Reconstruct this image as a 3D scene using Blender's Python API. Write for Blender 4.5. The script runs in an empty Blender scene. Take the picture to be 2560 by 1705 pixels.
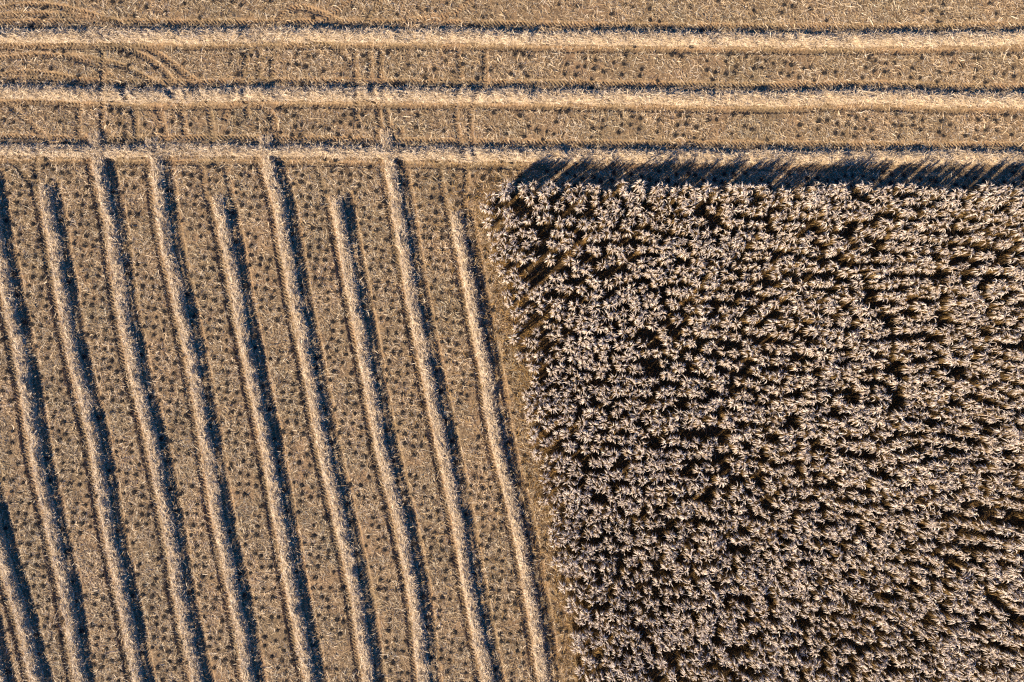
import bpy, math
import numpy as np
from mathutils import Vector

# ------------------------------------------------------------------ camera, world, sun, exposure
S = bpy.context.scene
COL = S.collection
SC = 0.04                      # metres of field per pixel of the 2560 px wide photograph
CAM_H = 68.0
SHADOW_DIR = (0.76, 0.65)      # where shadows fall on the ground (right, up)
SUN_EL = math.radians(26.0)

cam = bpy.data.cameras.new("camera")
cam.sensor_width = 36.0
cam.lens = 18.0 / (51.2 / CAM_H)
cam.clip_start, cam.clip_end = 0.5, 4000.0
cam_o = bpy.data.objects.new("camera", cam)
cam_o.location = (0, 0, CAM_H)
COL.objects.link(cam_o)
S.camera = cam_o

W = bpy.data.worlds.new("World")
S.world = W
W.use_nodes = True
wn = W.node_tree
wn.nodes.clear()
sky = wn.nodes.new("ShaderNodeTexSky")
sky.sky_type = 'NISHITA'
sky.sun_disc = False
sky.sun_elevation = SUN_EL
sky.sun_rotation = math.atan2(-SHADOW_DIR[0], -SHADOW_DIR[1])
sky.altitude = 300
sky.air_density = 1.0
sky.dust_density = 0.3
sky.ozone_density = 6.0
bg = wn.nodes.new("ShaderNodeBackground")
bg.inputs["Strength"].default_value = 0.055
wo = wn.nodes.new("ShaderNodeOutputWorld")
deep = wn.nodes.new("ShaderNodeMix")          # blue tint added over the sky light to make shadows bluer
deep.data_type, deep.blend_type = 'RGBA', 'MULTIPLY'
deep.inputs["Factor"].default_value = 1.0
deep.inputs["B"].default_value = (0.20, 0.72, 1.22, 1)
wn.links.new(sky.outputs[0], deep.inputs["A"])
wn.links.new(deep.outputs["Result"], bg.inputs[0])
wn.links.new(bg.outputs[0], wo.inputs[0])

sun = bpy.data.lights.new("sun", 'SUN')
sun.energy = 5.0
sun.angle = math.radians(0.5)
sun.color = (1.0, 0.85, 0.66)
sun_o = bpy.data.objects.new("sun", sun)
d = Vector((SHADOW_DIR[0] * math.cos(SUN_EL), SHADOW_DIR[1] * math.cos(SUN_EL), -math.sin(SUN_EL)))
sun_o.rotation_euler = d.to_track_quat('-Z', 'Y').to_euler()
sun_o.location = (-40, -34, 60)
COL.objects.link(sun_o)

S.view_settings.view_transform = 'Standard'
S.view_settings.look = 'None'
S.view_settings.gamma = 1.0
S.view_settings.exposure = 1.2
S.cycles.use_denoising = False
S.cycles.max_bounces = 4
S.cycles.diffuse_bounces = 2
S.cycles.transmission_bounces = 2
S.cycles.filter_width = 1.3

rng = np.random.default_rng(7)

# ------------------------------------------------------------------ helpers
def P(pts, k=1.0):
    """pixels of the photograph -> metres on the ground (k < 1 for things that stand above it)"""
    a = np.array(pts, float)
    return np.stack([(a[:, 0] - 1280) * SC * k, (852.5 - a[:, 1]) * SC * k], 1)

def vnoise(x, y, scale, seed):
    """smooth value noise in [0,1]"""
    r = np.random.default_rng(seed)
    T = r.random((256, 256))
    u, v = np.asarray(x) / scale + 517.3, np.asarray(y) / scale + 311.7
    i, j = np.floor(u).astype(int), np.floor(v).astype(int)
    f, g = u - i, v - j
    f, g = f * f * (3 - 2 * f), g * g * (3 - 2 * g)
    i0, i1, j0, j1 = i % 256, (i + 1) % 256, j % 256, (j + 1) % 256
    return (T[i0, j0] * (1 - f) + T[i1, j0] * f) * (1 - g) + (T[i0, j1] * (1 - f) + T[i1, j1] * f) * g

def fbm(x, y, scale, seed, octaves=3):
    t, a, n = 0.0, 1.0, 0.0
    for k in range(octaves):
        t = t + a * vnoise(x, y, scale / 2 ** k, seed + k * 13)
        n += a
        a *= 0.55
    return t / n

def mesh_np(name, V, F, mats, mat_idx=None, smooth=True):
    """V (n,3); F list of (m,k) index arrays"""
    me = bpy.data.meshes.new(name)
    F = F if isinstance(F, list) else [F]
    F = [f for f in F if len(f)]
    me.vertices.add(len(V))
    me.vertices.foreach_set("co", np.ascontiguousarray(V, dtype=np.float32).ravel())
    idx = np.concatenate([f.ravel() for f in F]).astype(np.int32)
    tot = np.concatenate([np.full(len(f), f.shape[1]) for f in F]).astype(np.int32)
    st = np.concatenate([[0], np.cumsum(tot)[:-1]]).astype(np.int32)
    me.loops.add(len(idx))
    me.loops.foreach_set("vertex_index", idx)
    me.polygons.add(len(tot))
    me.polygons.foreach_set("loop_start", st)
    me.polygons.foreach_set("loop_total", tot)
    if smooth:
        me.polygons.foreach_set("use_smooth", np.ones(len(tot), bool))
    for m in (mats if isinstance(mats, (list, tuple)) else [mats]):
        me.materials.append(m)
    if mat_idx is not None:
        me.polygons.foreach_set("material_index", mat_idx.astype(np.int32))
    me.update(calc_edges=True)
    return me

def link(name, data, parent=None):
    o = bpy.data.objects.new(name, data)
    COL.objects.link(o)
    if parent is not None:
        o.parent = parent
    return o

def tag(o, label=None, cat=None, group=None, kind=None):
    if label: o["label"] = label
    if cat: o["category"] = cat
    if group: o["group"] = group
    if kind: o["kind"] = kind
    return o

def ribbons(C, Wd, side):
    """C (N,K,3) centre lines, Wd (N,K) half widths, side (N,3) -> verts, quads"""
    N, K, _ = C.shape
    s = side[:, None, :] * Wd[:, :, None]
    V = np.stack([C - s, C + s], 2).reshape(-1, 3)
    b = (np.arange(N) * K * 2)[:, None] + (np.arange(K - 1) * 2)[None, :]
    F = np.stack([b, b + 1, b + 3, b + 2], 2).reshape(-1, 4)
    return V, F

def tubes(C, R, n=3):
    """C (N,K,3), R (N,K) -> n-sided tubes round nearly upright centre lines"""
    N, K, _ = C.shape
    a = np.arange(n) * 2 * np.pi / n
    ring = np.stack([np.cos(a), np.sin(a), 0 * a], 1)
    V = (C[:, :, None, :] + ring[None, None] * R[:, :, None, None]).reshape(-1, 3)
    base = (np.arange(N) * K * n)[:, None, None] + (np.arange(K - 1) * n)[None, :, None]
    k = np.arange(n)[None, None, :]
    k2 = (k + 1) % n
    F = np.stack([base + k, base + k2, base + k2 + n, base + k + n], 3).reshape(-1, 4)
    top = (np.arange(N) * K * n + (K - 1) * n)[:, None] + np.arange(n)[None]
    return V, F, top

def straws(c, az, tilt, roll, hl, hw, bend, r):
    """flat curved blades: centre c (N,3), azimuth, tilt, roll, half length, half width, sideways bend"""
    N = len(c)
    d = np.stack([np.cos(az) * np.cos(tilt), np.sin(az) * np.cos(tilt), np.sin(tilt)], 1)
    p = np.stack([-np.sin(az), np.cos(az), 0 * az], 1)
    q = np.cross(d, p)
    side = p * np.cos(roll)[:, None] + q * np.sin(roll)[:, None]
    t = np.array([-1.0, 0.0, 1.0])
    C = c[:, None, :] + d[:, None, :] * (t[None, :, None] * hl[:, None, None])
    C = C + p[:, None, :] * ((t ** 2 - 0.5)[None, :, None] * bend[:, None, None])
    Wd = hw[:, None] * np.array([0.55, 1.0, 0.35])[None]
    return ribbons(C, Wd, side)

def poly_sample(pts, step):
    """smooth resampling of a polyline -> points, unit tangents, arc length"""
    p = np.asarray(pts, float)
    if len(p) > 2:                                  # Catmull-Rom
        q = np.vstack([2 * p[0] - p[1], p, 2 * p[-1] - p[-2]])
        out = []
        for i in range(1, len(q) - 2):
            t = np.linspace(0, 1, 24, endpoint=False)[:, None]
            a, b, c2, d2 = q[i - 1], q[i], q[i + 1], q[i + 2]
            out.append(0.5 * ((2 * b) + (-a + c2) * t + (2 * a - 5 * b + 4 * c2 - d2) * t ** 2 + (-a + 3 * b - 3 * c2 + d2) * t ** 3))
        p = np.vstack(out + [p[-1:]])
    s = np.concatenate([[0], np.cumsum(np.hypot(*np.diff(p, axis=0).T))])
    n = max(2, int(s[-1] / step) + 1)
    ss = np.linspace(0, s[-1], n)
    q = np.stack([np.interp(ss, s, p[:, 0]), np.interp(ss, s, p[:, 1])], 1)
    t = np.gradient(q, axis=0)
    t /= np.linalg.norm(t, axis=1)[:, None] + 1e-9
    return q, t, ss

# ------------------------------------------------------------------ materials
def new_mat(name):
    m = bpy.data.materials.new(name)
    m.use_nodes = True
    nt = m.node_tree
    bs = nt.nodes["Principled BSDF"]
    bs.inputs["Specular IOR Level"].default_value = 0.25
    return m, nt, bs

def ramp(nt, fac, stops):
    r = nt.nodes.new("ShaderNodeValToRGB")
    e = r.color_ramp.elements
    while len(e) < len(stops):
        e.new(0.5)
    for k, (p, c) in enumerate(stops):
        e[k].position = p
        e[k].color = (*c, 1)
    nt.links.new(fac, r.inputs[0])
    return r.outputs[0]

def noise(nt, scale, detail=4, rough=0.6):
    g = nt.nodes.new("ShaderNodeNewGeometry")
    n = nt.nodes.new("ShaderNodeTexNoise")
    n.inputs["Scale"].default_value = scale
    n.inputs["Detail"].default_value = detail
    n.inputs["Roughness"].default_value = rough
    nt.links.new(g.outputs["Position"], n.inputs["Vector"])
    return n.outputs["Fac"]

def mix(nt, a, b, fac, mode='MIX'):
    m = nt.nodes.new("ShaderNodeMix")
    m.data_type = 'RGBA'
    m.blend_type = mode
    for s, v in ((m.inputs["Factor"], fac), (m.inputs["A"], a), (m.inputs["B"], b)):
        if hasattr(v, "default_value") or hasattr(v, "links"):
            nt.links.new(v, s)
        elif isinstance(v, tuple):
            s.default_value = (*v, 1)
        else:
            s.default_value = v
    return m.outputs["Result"]

def blade_mat(name, stops, rough=0.65, transl=0.0, tint=None, tint_scale=0.15):
    m, nt, bs = new_mat(name)
    g = nt.nodes.new("ShaderNodeNewGeometry")
    c = ramp(nt, g.outputs["Random Per Island"], stops)
    if tint:
        f = ramp(nt, noise(nt, tint_scale, 3), [(0.35, (0, 0, 0)), (0.65, (1, 1, 1))])
        c = mix(nt, c, mix(nt, c, tint, 1.0, 'MULTIPLY'), f)
    nt.links.new(c, bs.inputs["Base Color"])
    bs.inputs["Roughness"].default_value = rough
    if transl:
        tr = nt.nodes.new("ShaderNodeBsdfTranslucent")
        nt.links.new(c, tr.inputs["Color"])
        mx = nt.nodes.new("ShaderNodeMixShader")
        mx.inputs[0].default_value = transl
        nt.links.new(bs.outputs[0], mx.inputs[1])
        nt.links.new(tr.outputs[0], mx.inputs[2])
        nt.links.new(mx.outputs[0], nt.nodes["Material Output"].inputs["Surface"])
    return m

# soil under chaff
M_SOIL, nt, bs = new_mat("chaff_covered_soil")
n1 = noise(nt, 9.0, 6, 0.75)
c1 = ramp(nt, n1, [(0.30, (0.10, 0.06, 0.032)), (0.50, (0.29, 0.188, 0.102)), (0.68, (0.50, 0.35, 0.21))])
n2 = noise(nt, 0.22, 4, 0.6)
c2 = ramp(nt, n2, [(0.40, (1.0, 0.97, 0.92)), (0.62, (0.78, 0.83, 0.80))])
nt.links.new(mix(nt, c1, c2, 1.0, 'MULTIPLY'), bs.inputs["Base Color"])
bs.inputs["Roughness"].default_value = 0.9
bp = nt.nodes.new("ShaderNodeBump")
bp.inputs["Strength"].default_value = 0.8
bp.inputs["Distance"].default_value = 0.08
nt.links.new(noise(nt, 14.0, 5, 0.7), bp.inputs["Height"])
nt.links.new(bp.outputs[0], bs.inputs["Normal"])

M_CROP_SHADE, nt, bs = new_mat("crop_shade_soil")  # dark soil colour standing in for shade between the clumps
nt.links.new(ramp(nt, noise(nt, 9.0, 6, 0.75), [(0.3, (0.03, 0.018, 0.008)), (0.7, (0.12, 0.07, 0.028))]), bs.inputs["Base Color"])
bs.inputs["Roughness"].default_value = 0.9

M_HEAP, nt, bs = new_mat("heaped_straw")
c1 = ramp(nt, noise(nt, 12.0, 6, 0.75), [(0.3, (0.22, 0.15, 0.085)), (0.5, (0.46, 0.34, 0.205)), (0.7, (0.66, 0.52, 0.35))])
nt.links.new(c1, bs.inputs["Base Color"])
bs.inputs["Roughness"].default_value = 0.85
bp = nt.nodes.new("ShaderNodeBump")
bp.inputs["Strength"].default_value = 1.0
bp.inputs["Distance"].default_value = 0.1
nt.links.new(noise(nt, 11.0, 5, 0.75), bp.inputs["Height"])
nt.links.new(bp.outputs[0], bs.inputs["Normal"])

M_LITTER = blade_mat("stubble_litter_straw", [(0.0, (0.09, 0.054, 0.025)), (0.35, (0.39, 0.255, 0.132)), (0.75, (0.66, 0.475, 0.27)), (1.0, (0.94, 0.77, 0.55))],
                     tint=(0.76, 0.80, 0.80))
M_STRAW = blade_mat("swath_straw", [(0.0, (0.27, 0.185, 0.105)), (0.45, (0.54, 0.405, 0.25)), (1.0, (0.80, 0.66, 0.48))])
M_GOLD = blade_mat("golden_leaf_litter", [(0.0, (0.10, 0.05, 0.014)), (0.6, (0.26, 0.145, 0.04)), (1.0, (0.42, 0.26, 0.09))])
M_STALK = blade_mat("dry_stalk", [(0.0, (0.12, 0.07, 0.025)), (1.0, (0.28, 0.18, 0.07))])
M_LEAF = blade_mat("dry_leaf", [(0.0, (0.06, 0.033, 0.012)), (0.6, (0.15, 0.088, 0.031)), (1.0, (0.32, 0.21, 0.085))], transl=0.1)
M_PLUME = blade_mat("pale_plume", [(0.0, (0.64, 0.49, 0.35)), (0.5, (0.86, 0.71, 0.56)), (1.0, (0.92, 0.81, 0.68))], transl=0.2)
M_CROWN, nt, bs = new_mat("shade_dark_crown")  # near-black colour holds the shade between the cut stems
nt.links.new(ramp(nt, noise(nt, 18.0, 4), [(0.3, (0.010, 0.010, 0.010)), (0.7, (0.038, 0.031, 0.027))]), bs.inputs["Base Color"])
bs.inputs["Roughness"].default_value = 0.95
M_CUT = blade_mat("cut_stem", [(0.0, (0.02, 0.016, 0.013)), (0.8, (0.07, 0.052, 0.036)), (1.0, (0.24, 0.175, 0.10))])  # weathered tone plus the stems' shade on one another

# ------------------------------------------------------------------ layout read off the photograph (pixels of the 2560 x 1705 frame)
# slanted swaths: centre line of each heap, from its head to the bottom of the frame
SLANT = {
 'Y': [(-60, 1420), (-30, 1560), (-2, 1680), (25, 1790)],
 'Z': [(-75, 950), (-50, 1100), (-10, 1313), (43, 1497), (90, 1680), (125, 1800)],
 'A': [(-28, 430), (-8, 570), (24, 742), (62, 925), (89, 1108), (132, 1313), (170, 1497), (198, 1680), (216, 1800)],
 'B': [(112, 462), (130, 560), (160, 742), (195, 925), (240, 1108), (274, 1313), (312, 1497), (346, 1680), (370, 1800)],
 'C': [(236, 330), (247, 400), (262, 470), (281, 560), (306, 742), (340, 925), (384, 1108), (425, 1313), (455, 1497), (492, 1680), (518, 1800)],
 'D': [(379, 345), (398, 430), (413, 560), (450, 742), (488, 925), (520, 1108), (553, 1313), (594, 1497), (624, 1680), (648, 1800)],
 'E': [(545, 488), (563, 560), (596, 742), (632, 925), (670, 1108), (706, 1313), (739, 1497), (776, 1680), (800, 1800)],
 'F': [(667, 336), (672, 400), (694, 480), (712, 560), (742, 742), (778, 925), (812, 1108), (858, 1313), (897, 1497), (924, 1680), (946, 1800)],
 'G': [(842, 488), (856, 560), (890, 742), (924, 925), (957, 1108), (1006, 1313), (1042, 1497), (1064, 1680), (1084, 1800)],
 'H': [(970, 322), (976, 390), (992, 470), (1006, 560), (1036, 742), (1072, 925), (1110, 1108), (1152, 1313), (1184, 1497), (1220, 1680), (1246, 1800)],
 'I': [(1148, 528), (1152, 560), (1184, 742), (1220, 925), (1250, 1108), (1300, 1313), (1334, 1497), (1364, 1680), (1386, 1800)],
}
LEVEL = {
 'top': [(-140, 86), (0, 86), (110, 84), (300, 84), (500, 86), (850, 84), (1200, 88), (1500, 93), (1900, 96), (2250, 97), (2480, 93), (2700, 88)],
 'middle': [(-140, 224), (0, 224), (150, 228), (400, 236), (700, 232), (1000, 234), (1350, 237), (1600, 240), (1900, 243), (2200, 239), (2400, 246), (2700, 246)],
 'lower': [(-140, 372), (0, 372), (250, 376), (500, 374), (850, 378), (1200, 384), (1550, 388), (1950, 390), (2300, 392), (2700, 392)],
}
HEADLAND_TRACKS = [      # curved and crossing wheel tracks of the headland
 [(-40, 150), (90, 139), (205, 144), (292, 161), (347, 186), (402, 216), (440, 245)],
 [(330, 108), (380, 126), (420, 153), (464, 186), (500, 212)],
 [(-40, 45), (20, 38), (110, 36), (220, 40), (280, 52), (320, 66)],
 [(-30, 195), (60, 180), (160, 192), (220, 205)],
 [(628, 112), (614, 157), (612, 205), (618, 300)],
 [(680, 206), (683, 146), (712, 120), (767, 106), (822, 113), (856, 138)],
 [(687, 55), (716, 29), (752, 18), (803, 33), (858, 55), (930, 58)],
 [(640, 112), (650, 150), (640, 215)],
 [(886, 116), (887, 160), (890, 206), (892, 300)],
 [(921, 116), (924, 160), (926, 206), (940, 260), (958, 345)],
 [(951, 116), (951, 160), (953, 206), (962, 260), (980, 345)],
 [(1145, 116), (1149, 160), (1150, 206), (1140, 300), (1165, 420), (1160, 520)],
 [(1211, 116), (1212, 160), (1211, 206), (1180, 270), (1176, 330), (1190, 400)],
 [(916, 60), (930, 33), (960, -10)],
 [(1014, 51), (1105, 44), (1153, 22), (1180, -10)],
 [(198, 262), (195, 300), (197, 352)],
 [(255, 110), (256, 200), (254, 300), (256, 352)],
 [(338, 262), (338, 300), (340, 350)],
 [(402, 262), (403, 300), (385, 340), (390, 380)],
 [(442, 268), (456, 300), (466, 342)],
 [(519, 262), (525, 295), (530, 330), (540, 420)],
 [(668, 255), (678, 290), (683, 330)],
 [(500, 400), (512, 470), (530, 560)],
 [(86, 395), (92, 450), (100, 520)],
 [(560, 400), (572, 460), (586, 520)],
 [(785, 400), (806, 470), (818, 530)],
 [(1095, 400), (1106, 470), (1118, 540)],
 [(30, 395), (62, 440), (92, 470)],
 [(-20, 104), (60, 118), (150, 110), (260, 112), (340, 106)],
 [(20, 262), (60, 296), (100, 332), (120, 356)],
 [(-20, 262), (90, 254), (200, 262)],
 [(385, 262), (400, 290), (412, 330), (420, 360)],
 [(640, 262), (680, 290), (690, 330)],
 [(230, 118), (300, 122), (352, 138), (400, 170), (436, 215), (452, 262), (462, 340)],
 [(120, 138), (200, 150), (262, 180), (310, 232), (336, 290)],
 [(800, 55), (850, 20), (900, -10)],
 [(822, 113), (856, 135), (880, 165), (890, 210)],
 [(-20, 25), (60, 12), (140, 16), (240, 40), (300, 58)],
 [(560, 300), (575, 262), (600, 215), (640, 160), (690, 128)],
]
# outline of the standing grass as its heads show it; its feet lie a little nearer the middle of the frame
EDGE = [(1218, 478), (1218, 512), (1226, 552), (1246, 548), (1275, 530), (1318, 514), (1328, 522), (1292, 548), (1264, 576), (1236, 592), (1238, 620), (1243, 650),
        (1258, 690), (1268, 724), (1271, 772), (1275, 796), (1286, 823), (1290, 860), (1297, 882), (1302, 914), (1340, 928), (1338, 944), (1322, 966), (1312, 992), (1320, 1013),
        (1328, 1040), (1346, 1062), (1334, 1092), (1334, 1122), (1344, 1136), (1360, 1156), (1352, 1203), (1358, 1236), (1369, 1269), (1390, 1306), (1389, 1343),
        (1395, 1379), (1402, 1409), (1402, 1442), (1413, 1467), (1431, 1497), (1424, 1530), (1432, 1563), (1443, 1588), (1443, 1629), (1450, 1658), (1452, 1700), (1470, 1790)]
TOPLINE = [(2780, 474), (2560, 472), (2300, 474), (2100, 474), (1900, 471), (1700, 466), (1600, 466), (1500, 468), (1400, 464), (1300, 466), (1260, 470)]
HEAD_K = 1 - 2.6 / CAM_H
CROP = P(EDGE + [(2780, 1880)] + TOPLINE, HEAD_K)
CROP_EDGE = P(EDGE, HEAD_K)

SLANT = {k: [(a - 5.5, b) for a, b in l] for k, l in SLANT.items()}

def inside(poly, x, y):
    c = np.zeros(len(x), bool)
    px, py = poly[:, 0], poly[:, 1]
    j = len(poly) - 1
    for i in range(len(poly)):
        m = (py[i] > y) != (py[j] > y)
        c ^= m & (x < (px[j] - px[i]) * (y - py[i]) / (py[j] - py[i] + 1e-12) + px[i])
        j = i
    return c

def seg_dist(line, x, y):
    D = np.full(len(x), 1e9)
    for a, b in zip(line[:-1], line[1:]):
        v = b - a
        t = np.clip(((x - a[0]) * v[0] + (y - a[1]) * v[1]) / (v @ v + 1e-12), 0, 1)
        D = np.minimum(D, np.hypot(x - a[0] - t * v[0], y - a[1] - t * v[1]))
    return D

# ------------------------------------------------------------------ ground: one sheet with ruts and clods
GX0, GX1, GY0, GY1, GS = -58.0, 58.0, -40.0, 40.0, 0.075
gx = np.arange(GX0, GX1 + 1e-6, GS)
gy = np.arange(GY0, GY1 + 1e-6, GS)
NX, NY = len(gx), len(gy)
XX, YY = np.meshgrid(gx, gy, indexing='ij')
Z = 0.06 * (fbm(XX, YY, 7.0, 1, 2) - 0.5) + 0.07 * (fbm(XX, YY, 0.55, 5, 2) - 0.5)
RUT = np.zeros((NX, NY))       # how far a wheel has pressed the surface down
LUG = np.zeros((NX, NY))
WHEEL = np.zeros((NX, NY))     # crossing wheels only: they flatten the swaths too

def stamp(px_line, depth, half, crossing, sgn=1, metres=False):
    pts = px_line if metres else P(px_line)
    q, t, s = poly_sample(pts, 0.03)
    n = np.stack([-t[:, 1], t[:, 0]], 1)
    wob = 0.6 + 0.4 * np.clip(fbm(s, s * 0 + depth * 91 + pts[0][0], 4.0, 31, 2) * 2 - 0.3, 0, 1)
    for u in np.arange(-half - 0.12, half + 0.121, 0.03):
        prof = np.clip((half + 0.10 - abs(u)) / 0.16, 0, 1)
        prof = prof * prof * (3 - 2 * prof)
        lug = np.clip(np.sin(2 * np.pi * (s + sgn * (abs(u) if crossing else u) * 0.9) / 0.36) * 1.6, -1, 1) * (abs(u) < half)
        i = np.round((q[:, 0] + n[:, 0] * u - GX0) / GS).astype(int)
        j = np.round((q[:, 1] + n[:, 1] * u - GY0) / GS).astype(int)
        ok = (i >= 0) & (i < NX) & (j >= 0) & (j < NY)
        i, j = i[ok], j[ok]
        RUT[i, j] = np.maximum(RUT[i, j], (depth * prof * wob)[ok])
        LUG[i, j] = lug[ok] * prof
        if crossing:
            WHEEL[i, j] = np.maximum(WHEEL[i, j], prof)

def offset(line, du):
    q, t, s = poly_sample(P(line), 0.5)
    return q + np.stack([-t[:, 1], t[:, 0]], 1) * du

for k, l in SLANT.items():       # tractor wheels run on either side of each swath; +offset is to the right of a line that runs down
    stamp(offset(l, -0.95), 0.17, 0.27, False, -1, True)
    stamp(offset(l, 1.50), 0.15, 0.26, False, 1, True)
for k, l in LEVEL.items():
    stamp(offset(l, -1.30), 0.15, 0.26, False, -1, True)
    stamp(offset(l, 1.22), 0.11, 0.24, False, 1, True)
for l in HEADLAND_TRACKS:
    stamp(l, 0.14, 0.26, True, 1)
Z = Z - RUT + 0.05 * LUG * (RUT > 0.02)

def gsample(A, x, y):
    u = np.clip((np.asarray(x) - GX0) / GS, 0, NX - 1.001)
    v = np.clip((np.asarray(y) - GY0) / GS, 0, NY - 1.001)
    i, j = u.astype(int), v.astype(int)
    f, g = u - i, v - j
    return (A[i, j] * (1 - f) + A[i + 1, j] * f) * (1 - g) + (A[i, j + 1] * (1 - f) + A[i + 1, j + 1] * f) * g

def build_ground():
    far = np.array([12, 40, 120, 400, 1200.0])
    ax = np.concatenate([GX0 - far[::-1], gx, GX1 + far])
    ay = np.concatenate([GY0 - far[::-1], gy, GY1 + far])
    A, B = np.meshgrid(ax, ay, indexing='ij')
    z = np.zeros_like(A)
    k = len(far)
    z[k:-k, k:-k] = Z
    nx, ny = A.shape
    V = np.stack([A, B, z], 2).reshape(-1, 3)
    I = np.arange(nx * ny).reshape(nx, ny)
    F = np.stack([I[:-1, :-1], I[1:, :-1], I[1:, 1:], I[:-1, 1:]], 2).reshape(-1, 4)
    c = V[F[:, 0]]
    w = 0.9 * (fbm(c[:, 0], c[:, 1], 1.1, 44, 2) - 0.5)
    crop_shade = inside(CROP, c[:, 0] + w, c[:, 1] + w)          # shade under the standing grass, put into the soil colour
    o = link("ground", mesh_np("ground", V, F, [M_SOIL, M_CROP_SHADE], crop_shade))
    tag(o, "tan harvested field soil under chaff with wheel ruts", None, None, "structure")
build_ground()

# ------------------------------------------------------------------ swaths of cut straw, each a heap of its own
SWATH_LABEL = {
 'Y': "short bit of straw swath cut off by the frame in the bottom left corner",
 'Z': "slanted straw swath entering low on the left border, second from the bottom left corner",
 'A': "slanted straw swath hugging the left border, leftmost one in the upper half",
 'B': "slanted straw swath starting short of the headland, nearest such one to the left border",
 'C': "slanted straw swath joined to the lowest level swath, nearest such join to the left border",
 'D': "slanted straw swath joined to the lowest level swath, second join from the left border",
 'E': "slanted straw swath with short ragged head, between two that join the headland",
 'F': "slanted straw swath joined to the lowest level swath, third such join from the left border",
 'G': "slanted straw swath starting short of the headland, third from the standing grass",
 'H': "slanted straw swath running furthest up across the headland, second from the standing grass",
 'I': "slanted straw swath running beside the standing grass, rightmost of the slanted ones",
 'top': "level straw swath nearest the top border, crossed by curved wheel tracks",
 'middle': "level straw swath in the middle of the three across the headland",
 'lower': "lowest level straw swath, partly under the long shadow of the standing grass",
}
SWATH_MASK = np.zeros((NX, NY), bool)
SWATH_SHAPES = {}

def make_swath(key, line, seed, hmax, half, headland):
    q, t, s = poly_sample(P(line, 0.995), 0.14)
    L = s[-1]
    r = np.random.default_rng(seed)
    n = np.stack([-t[:, 1], t[:, 0]], 1)                       # +n is to the right of a line running down, up for a level one
    wob = 0.08 * (fbm(s, s * 0, 3.5, seed, 3) - 0.5) * 2
    wob += 0.13 * (vnoise(s, s * 0 + 9, 0.9, seed + 5) - 0.5) * 2
    hs = hmax * (0.46 + 0.95 * fbm(s, s * 0 + 3, 3.2, seed + 50, 4))
    gap = vnoise(s, s * 0 + 1, 2.6, seed + 77)
    hs *= 1 - 0.6 * np.clip((gap - 0.74) / 0.12, 0, 1)
    ws = half * (0.86 + 0.30 * fbm(s, s * 0 + 5, 2.5, seed + 90, 3))
    if not headland:                                           # the head of a slanted swath tapers off
        hs *= np.clip(s / (4.5 if line[0][1] < 400 else 1.6), 0.05, 1) ** 0.7
    if key == 'lower':                                         # the left part has been driven over again and again
        hs *= np.interp(q[:, 0], [-14, -4], [0.75, 1.0])
        ws *= np.interp(q[:, 0], [-14, -4], [0.85, 1.0])
    u = np.linspace(-1, 1, 23)
    C = q + n * wob[:, None]
    X = C[:, 0][:, None] + n[:, 0][:, None] * u[None] * ws[:, None]
    Y = C[:, 1][:, None] + n[:, 1][:, None] * u[None] * ws[:, None]
    prof = np.clip(1 - np.abs(u) ** (2.4 if headland else 3.2), 0, 1) * (0.9 + 0.1 * np.cos(u * 3.14))
    lump = 0.55 + 0.90 * fbm(X, Y, 0.9, seed + 3, 3)
    fine = 0.22 * (vnoise(X, Y, 0.22, seed + 8) - 0.5) + 0.12 * (vnoise(X, Y, 0.13, seed + 9) - 0.5)
    press = 1 - 0.62 * gsample(WHEEL, X, Y)
    H = hs[:, None] * prof[None] * lump * press + fine * np.clip(prof * 2, 0, 1)[None]
    G = gsample(Z + RUT * 0.7, X, Y)
    ZZ = G + np.maximum(H, -0.02) - 0.04 * (np.abs(u) > 0.93)[None]
    nl, nu = ZZ.shape
    V = np.stack([X, Y, ZZ], 2).reshape(-1, 3)
    I = np.arange(nl * nu).reshape(nl, nu)
    F = np.stack([I[:-1, :-1], I[1:, :-1], I[1:, 1:], I[:-1, 1:]], 2).reshape(-1, 4)
    root = link("straw_swath", mesh_np("straw_swath", V, F, M_HEAP))
    tag(root, SWATH_LABEL[key], "straw swath", "swaths of cut straw lying in rows")
    # loose blades lying all over the heap, some sticking out
    N = int(L * 2 * half * 110)
    fi = r.random(N) * (nl - 1.001)
    fj = np.clip(0.5 + (r.random(N) - 0.5) * 1.04 + r.normal(0, 0.02, N), 0, 0.9999) * (nu - 1.001)
    i, j = fi.astype(int), fj.astype(int)
    f, g = (fi - i)[:, None], (fj - j)[:, None]
    GV = V.reshape(nl, nu, 3)
    c = (GV[i, j] * (1 - f) + GV[i + 1, j] * f) * (1 - g) + (GV[i, j + 1] * (1 - f) + GV[i + 1, j + 1] * f) * g
    ang = np.arctan2(t[i, 1], t[i, 0])
    az = ang + np.where(r.random(N) < 0.55, r.normal(0, 0.5, N), r.random(N) * 6.283)
    tilt = r.normal(0, 0.30, N)
    c[:, 2] += 0.03 + 0.05 * r.random(N) + np.abs(np.sin(tilt)) * 0.12
    hl = r.uniform(0.14, 0.42, N)
    Vs, Fs = straws(c, az, tilt, r.normal(0, 0.55, N), hl, r.uniform(0.011, 0.026, N), r.normal(0, 0.05, N), r)
    k = link("loose_straw", mesh_np("loose_straw", Vs, Fs, M_STRAW), root)
    k["kind"] = "stuff"
    ii = np.clip(np.round((X - GX0) / GS).astype(int), 0, NX - 1)
    jj = np.clip(np.round((Y - GY0) / GS).astype(int), 0, NY - 1)
    SWATH_MASK[ii, jj] = True
    SWATH_SHAPES[key] = C

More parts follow.
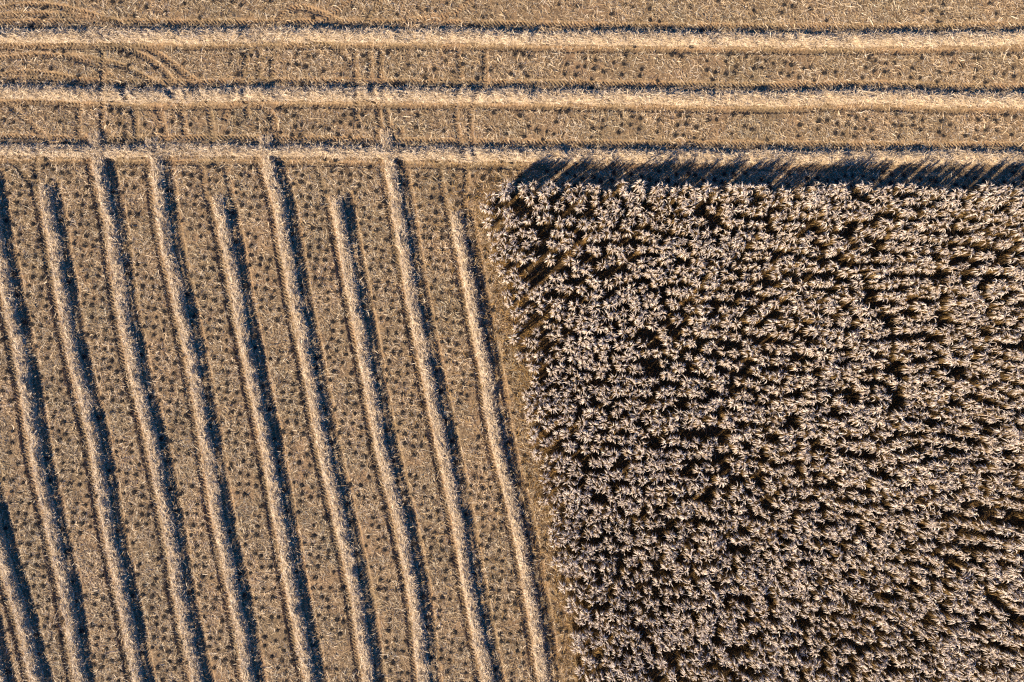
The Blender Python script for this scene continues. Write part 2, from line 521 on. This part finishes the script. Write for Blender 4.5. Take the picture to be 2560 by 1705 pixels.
for n_, (k, l) in enumerate(LEVEL.items()):
    make_swath(k, l, 400 + n_ * 11, 0.50, 0.70, True)
for n_, (k, l) in enumerate(SLANT.items()):
    make_swath(k, l, 700 + n_ * 17, 0.42, 0.60, False)

def on_swath(x, y):
    i = np.clip(np.round((x - GX0) / GS).astype(int), 0, NX - 1)
    j = np.clip(np.round((y - GY0) / GS).astype(int), 0, NY - 1)
    m = SWATH_MASK[i, j]
    for a, b in ((2, 0), (-2, 0), (0, 2), (0, -2)):
        m = m | SWATH_MASK[np.clip(i + a, 0, NX - 1), np.clip(j + b, 0, NY - 1)]
    return m

# ------------------------------------------------------------------ stubble tufts: crowns left by the cutter, stem shade in their dark colour
HEADLAND_Y = (852.5 - 400) * SC
def tuft_points():
    out = []
    a = math.radians(-10.3)                 # rows lean like the slanted swaths
    for u in np.arange(-75, 75, 0.92):
        for v in np.arange(-60, 60, 0.98):
            x = u * math.cos(a) - v * math.sin(a)
            y = u * math.sin(a) + v * math.cos(a)
            out.append((x, y))
    p = np.array(out) + rng.normal(0, 0.11, (len(out), 2))
    x, y = p[:, 0], p[:, 1]
    ok = (np.abs(x) < 55) & (np.abs(y) < 38) & (rng.random(len(p)) > 0.13)
    patch = fbm(x, y, 4.5, 61, 2)
    ok &= ~((y > HEADLAND_Y) & ((rng.random(len(p)) < 0.38) | (y > (852.5 - 60) * SC) & (rng.random(len(p)) < 0.5)))
    ok &= ~((patch > 0.66) & (rng.random(len(p)) < 0.7))
    ok &= ~on_swath(x, y) & (gsample(RUT, x, y) < 0.05)
    p = p[ok]
    m = ~inside(CROP, p[:, 0], p[:, 1])
    p = p[m]
    return p[seg_dist(CROP_EDGE, p[:, 0], p[:, 1]) > 0.8]
TUFTS = tuft_points()

def tuft_proto(seed):
    r = np.random.default_rng(seed)
    # crown: a low ragged mound
    nr, na = 4, 11
    rad = 0.185 + 0.06 * r.random(na)
    a = np.arange(na) * 2 * np.pi / na
    V = [[0, 0, 0.055]]
    for k in range(1, nr):
        f = k / (nr - 1)
        for i in range(na):
            V.append([np.cos(a[i]) * rad[i] * f, np.sin(a[i]) * rad[i] * f, 0.055 * (1 - f ** 2) + 0.02 * r.random() - 0.02 * f])
    V = np.array(V)
    T = np.array([[0, 1 + i, 1 + (i + 1) % na] for i in range(na)])
    Q = np.array([[1 + k * na + i, 1 + (k + 1) * na + i, 1 + (k + 1) * na + (i + 1) % na, 1 + k * na + (i + 1) % na] for k in range(nr - 2) for i in range(na)])
    n = 26
    az = r.random(n) * 6.283
    rr = 0.19 * np.sqrt(r.random(n))
    h = r.uniform(0.08, 0.20, n)
    sp = rr * 0.55 + r.uniform(0.0, 0.06, n)
    b = np.stack([np.cos(az) * rr, np.sin(az) * rr, np.full(n, -0.01)], 1)
    tt = b + np.stack([np.cos(az) * sp, np.sin(az) * sp, h], 1)
    Vs, Fs, top = tubes(np.stack([b, tt], 1), np.stack([np.full(n, 0.014), np.full(n, 0.011)], 1), 4)
    return (V, [T, Q]), (Vs, [Fs, top])
TP = [tuft_proto(900 + k) for k in range(6)]

def place(V, x, y, z, rot, s):
    c, sn = math.cos(rot), math.sin(rot)
    return np.stack([(V[:, 0] * c - V[:, 1] * sn) * s + x, (V[:, 0] * sn + V[:, 1] * c) * s + y, V[:, 2] * s + z], 1)

def ordinal(n):
    return "%d%s" % (n, "th" if 10 <= n % 100 <= 20 else {1: "st", 2: "nd", 3: "rd"}.get(n % 10, "th"))

def line_x(line, y):
    p = P(line)
    return np.interp(y, p[::-1, 1], p[::-1, 0])

def pick_tufts():
    """the individual tufts: those nearest below the lens, in the strips by the rightmost swaths"""
    x, y = TUFTS[:, 0], TUFTS[:, 1]
    xi, xh = line_x(SLANT['I'], y), line_x(SLANT['H'], y)
    frame = (y < (852.5 - 540) * SC) & (y > -33.6)
    last = frame & (x > xi) & (x < xi + 5.5)
    mid = frame & (x > xh) & (x <= xi)
    score = np.where(last, 0, np.where(mid, 1, 9)) * 1000 + np.hypot(x, y)
    idx = np.argsort(score)[:300]
    idx = idx[score[idx] < 5000]
    return idx, last, mid, xi, xh
T_IDX, T_LAST, T_MID, T_XI, T_XH = pick_tufts()

def tuft_labels():
    lab = {}
    for sel, where in ((T_LAST, "strip beside the standing grass"), (T_MID, "strip between the rightmost two swaths")):
        ids = [i for i in T_IDX if sel[i]]
        base = T_XI if sel is T_LAST else T_XH
        cols = {}
        for i in ids:
            u = TUFTS[i, 0] - base[i]
            cols.setdefault("left half" if u < (2.65 if sel is T_LAST else 2.9) else "right half", []).append(i)
        for side, l in cols.items():
            l.sort(key=lambda i: -TUFTS[i, 1])
            for k, i in enumerate(l):
                lab[i] = "%s dark stubble tuft down the %s of the %s" % (ordinal(k + 1), side, where)
    return lab

def build_tufts():
    rr = np.random.default_rng(55)
    lab = tuft_labels()
    cm = [(mesh_np("stubble_crown", a[0], a[1], M_CROWN), mesh_np("stem_tuft", b[0], b[1], M_CUT)) for a, b in TP]
    VV, FT, FQ, MT, MQ, off = [], [], [], [], [], 0
    tri_m, quad_m = [], []
    for i, (x, y) in enumerate(TUFTS):
        k, rot, s = int(rr.integers(6)), rr.random() * 6.283, rr.uniform(0.8, 1.25)
        z = float(gsample(Z, x, y)) + 0.01
        if i in lab:
            root = link("stubble_tuft", None)
            root.empty_display_size = 0.2
            root.location, root.rotation_euler, root.scale = (x, y, z), (0, 0, rot), (s, s, s)
            tag(root, lab[i], "stubble tuft", "stubble tufts beside the standing grass")
            link("crown", cm[k][0], root)
            link("stem_tuft", cm[k][1], root)
            continue
        (V1, F1), (V2, F2) = TP[k]
        for V, F, mi in ((V1, F1, 0), (V2, F2, 1)):
            VV.append(place(V, x, y, z, rot, s))
            for f in F:
                (FT if f.shape[1] == 3 else FQ).append(f + off)
                (tri_m if f.shape[1] == 3 else quad_m).append(np.full(len(f), mi))
            off += len(V)
    me = mesh_np("stubble", np.vstack(VV), [np.vstack(FT), np.vstack(FQ)], [M_CROWN, M_CUT], np.concatenate(tri_m + quad_m))
    tag(link("stubble", me), "dark cut stubble tufts dotting the rest of the harvested field", "stubble", None, "stuff")
build_tufts()

# ------------------------------------------------------------------ straw litter over the harvested ground
def build_litter():
    r = np.random.default_rng(21)
    N = 860000
    x, y = r.uniform(-56, 56, N), r.uniform(-38.5, 38.5, N)
    patch = fbm(x, y, 3.2, 61, 3)
    keep = r.random(N) < np.clip(1.15 - np.clip((patch - 0.56) / 0.12, 0, 1) * 0.85, 0.12, 1)
    keep &= ~on_swath(x, y)
    rut = gsample(RUT, x, y)
    keep &= ~((rut > 0.05) & (r.random(N) < 0.74))
    x, y = x[keep], y[keep]
    m = ~inside(CROP, x, y) | (r.random(len(x)) < 0.04)
    x, y = x[m], y[m]
    # a tuft's own spot stays mostly clear
    grid = {}
    key = np.zeros((NX, NY), bool)
    for dx in np.arange(-0.27, 0.28, 0.06):
        for dy in np.arange(-0.27, 0.28, 0.06):
            if dx * dx + dy * dy < 0.075:
                i = np.clip(np.round((TUFTS[:, 0] + dx - GX0) / GS).astype(int), 0, NX - 1)
                j = np.clip(np.round((TUFTS[:, 1] + dy - GY0) / GS).astype(int), 0, NY - 1)
                key[i, j] = True
    hit = key[np.round((x - GX0) / GS).astype(int), np.round((y - GY0) / GS).astype(int)]
    m = ~hit | (r.random(len(x)) < 0.03)
    x, y = x[m], y[m]
    N = len(x)
    tilt = r.normal(0, 0.20, N)
    hl = r.uniform(0.10, 0.34, N) + 0.16 * (r.random(N) < 0.12)
    z = gsample(Z, x, y) + 0.015 + 0.05 * r.random(N) ** 2 + np.abs(np.sin(tilt)) * hl * 0.8
    V, F = straws(np.stack([x, y, z], 1), r.random(N) * 6.283, tilt, r.normal(0, 0.45, N), hl, r.uniform(0.008, 0.025, N), r.normal(0, 0.06, N), r)
    o = link("straw_litter", mesh_np("straw_litter", V, F, M_LITTER))
    tag(o, "short straw and chaff strewn over the harvested ground", "straw litter", None, "stuff")
    # golden dead leaves round the feet of the standing grass
    N = 170000
    x, y = r.uniform(-14, 56, N), r.uniform(-38.5, 18, N)
    ins = inside(CROP, x, y)
    dist = seg_dist(CROP_EDGE, x, y)
    m = ~on_swath(x, y) & (ins & (r.random(N) < 0.6)) | ~on_swath(x, y) & (~ins & (r.random(N) < np.exp(-dist / 0.9) + 0.22 * np.exp(-dist / 6.0)))
    x, y = x[m], y[m]
    N = len(x)
    tilt = r.normal(0, 0.35, N)
    hl = r.uniform(0.15, 0.4, N)
    z = gsample(Z, x, y) + 0.02 + 0.14 * r.random(N) + np.abs(np.sin(tilt)) * hl * 0.8
    V, F = straws(np.stack([x, y, z], 1), r.random(N) * 6.283, tilt, r.normal(0, 0.5, N), hl, r.uniform(0.012, 0.028, N), r.normal(0, 0.06, N), r)
    o = link("leaf_litter", mesh_np("leaf_litter", V, F, M_GOLD))
    tag(o, "golden brown fallen leaves round the feet of the standing grass", "leaf litter", None, "stuff")
build_litter()

# ------------------------------------------------------------------ the standing grass
def clump_proto(seed):
    r = np.random.default_rng(seed)
    n = int(r.integers(11, 18))
    az = r.random(n) * 6.283
    r0 = 0.16 * np.sqrt(r.random(n))
    lean = r.uniform(0.0, 0.14, n)
    h = r.uniform(2.35, 2.95, n)
    dr = np.stack([np.cos(az), np.sin(az), 0 * az], 1)
    up = np.array([0, 0, 1.0])
    t = np.array([0, 0.5, 1.0])
    C = dr[:, None] * (r0[:, None] + lean[:, None] * t[None] ** 1.6)[:, :, None] + up * (h[:, None] * t[None])[:, :, None]
    stalk = tubes(C, np.stack([np.full(n, 0.012), np.full(n, 0.011), np.full(n, 0.008)], 1), 3)
    # leaves off the stalks: up, out and drooping
    m = 130
    k = r.integers(0, n, m)
    f = 0.12 + 0.80 * r.random(m) ** 0.75
    b = dr[k] * (r0[k] + lean[k] * f ** 1.6)[:, None] + up * (h[k] * f)[:, None]
    a2 = az[k] + r.normal(0, 0.9, m)
    d2 = np.stack([np.cos(a2), np.sin(a2), 0 * a2], 1)
    ln = r.uniform(0.10, 0.36, m)
    t = np.array([0, 0.33, 0.68, 1.0])
    rise = r.uniform(0.05, 0.35, m)
    drop = r.uniform(0.35, 1.0, m)
    L = b[:, None] + d2[:, None] * (ln[:, None] * (t[None] ** 0.9))[:, :, None] + up * (rise[:, None] * np.sin(t * 2.2)[None] - drop[:, None] * t[None] ** 2.4)[:, :, None]
    sd = np.stack([-np.sin(a2), np.cos(a2), r.normal(0, 0.5, m)], 1)
    sd /= np.linalg.norm(sd, axis=1)[:, None]
    leaf = ribbons(L, r.uniform(0.018, 0.036, m)[:, None] * np.array([0.7, 1, 0.8, 0.12])[None], sd)
    # plumes: each head a spray of feathery strands arching outwards
    per = 3
    k = np.repeat(np.arange(n), per)
    m = len(k)
    a3 = az[k] + r.normal(0, 0.8, m)
    d3 = np.stack([np.cos(a3), np.sin(a3), 0 * a3], 1)
    b = C[k, 2] - up * 0.05
    ln = 0.10 + 0.38 * r.random(m) ** 0.9 + 0.15 * (r.random(m) < 0.08)
    rise = r.uniform(0.06, 0.36, m)
    drop = r.uniform(0.10, 0.50, m)
    L = b[:, None] + d3[:, None] * (ln[:, None] * t[None])[:, :, None] + up * (rise[:, None] * np.sin(t * 2.4)[None] - drop[:, None] * t[None] ** 2)[:, :, None]
    sd = np.stack([-np.sin(a3), np.cos(a3), r.normal(0, 0.7, m)], 1)
    sd /= np.linalg.norm(sd, axis=1)[:, None]
    plume = ribbons(L, r.uniform(0.012, 0.024, m)[:, None] * np.array([0.7, 1, 0.9, 0.25])[None], sd)
    return (stalk[0], stalk[1]), leaf, plume
NP = 12
CP = [clump_proto(3000 + k) for k in range(NP)]

def crop_points():
    a = math.radians(-4.5)
    out = []
    for v in np.arange(-60, 40, 1.10):
        ph = rng.random()
        for u in np.arange(-20, 75, 1.02):
            uu = u + ph
            out.append((uu * math.cos(a) - v * math.sin(a), uu * math.sin(a) + v * math.cos(a)))
    p = np.array(out)
    p = p + rng.normal(0, 1, (len(out), 2)) * np.array([0.19, 0.17])
    p[:, 1] += 3.0 * (fbm(p[:, 0], p[:, 1], 9.0, 140, 2) - 0.5)
    p = p[(inside(CROP, p[:, 0], p[:, 1]) | (seg_dist(CROP_EDGE, p[:, 0], p[:, 1]) < 0.38) | (seg_dist(P(TOPLINE, HEAD_K), p[:, 0], p[:, 1]) < 0.3)) & (p[:, 0] < 54) & (p[:, 1] > -38)]
    hole = vnoise(p[:, 0], p[:, 1], 1.7, 88)
    return p[(rng.random(len(p)) > 0.035) & ~((hole > 0.955) & (seg_dist(CROP_EDGE, p[:, 0], p[:, 1]) > 1.2))]
CLUMPS = crop_points()

def clump_labels():
    """300 clumps nearest the cut edge below the lens, named by how far behind that edge they stand"""
    d = seg_dist(CROP_EDGE[:-2], CLUMPS[:, 0], CLUMPS[:, 1])
    x, y = CLUMPS[:, 0], CLUMPS[:, 1]
    d = np.where(y > -33.2, d, 99)
    idx = np.argsort(d)[:300]
    y_notch, y_low = (852.5 - 580) * SC, (852.5 - 935) * SC
    rows = {}
    for i in idx:
        b = int(d[i] / 1.0)
        z = 0 if y[i] > y_notch * HEAD_K and x[i] < 3.2 else (1 if y[i] > y_low else 2)
        rows.setdefault((min(b, 6), z), []).append(int(i))
    depth = ["on the cut rim", "just behind the cut rim", "third in from the rim", "fourth in from the rim",
             "fifth in from the rim", "sixth in from the rim", "deep in from the rim"]
    zone = ["in the corner above the notch", "down below the golden notch", "down below the lower bay"]
    lab = {}
    for (b, z), l in rows.items():
        l.sort(key=lambda i: -y[i])
        for k, i in enumerate(l):
            lab[i] = "plumed grass clump %s, %s %s" % (depth[b], ordinal(k + 1), zone[z])
    return lab

def build_crop():
    rr = np.random.default_rng(77)
    lab = clump_labels()
    pm = [(mesh_np("stalks", *CP[k][0], M_STALK), mesh_np("leaves", *CP[k][1], M_LEAF), mesh_np("plumes", *CP[k][2], M_PLUME)) for k in range(NP)]
    VV, FF, MI, off = [], [], [], 0
    ht = fbm(CLUMPS[:, 0], CLUMPS[:, 1], 5.0, 120, 2)
    for i, (x, y) in enumerate(CLUMPS):
        k, rot = int(rr.integers(NP)), rr.random() * 6.283
        s = (0.90 + 0.26 * ht[i]) * rr.uniform(0.90, 1.10)
        z = float(gsample(Z, x, y)) - 0.02
        if i in lab:
            root = link("grass_clump", None)
            root.empty_display_size = 0.3
            root.location, root.rotation_euler, root.scale = (x, y, z), (0, 0, rot), (s, s, s)
            tag(root, lab[i], "grass clump", "clumps of tall dry grass along the cut edge")
            for nm, me in zip(("stalks", "leaves", "plumes"), pm[k]):
                link(nm, me, root)
            continue
        for mi, (V, F) in enumerate(CP[k]):
            VV.append(place(V, x, y, z, rot, s))
            FF.append(F + off)
            MI.append(np.full(len(F), mi))
            off += len(V)
    me = mesh_np("standing_grass", np.vstack(VV), np.vstack(FF), [M_STALK, M_LEAF, M_PLUME], np.concatenate(MI))
    tag(link("standing_grass", me), "mass of tall dry plumed grass filling the right of the field", "standing grass", None, "stuff")
    print("clumps", len(CLUMPS), "tufts", len(TUFTS), "mass verts", off)
build_crop()
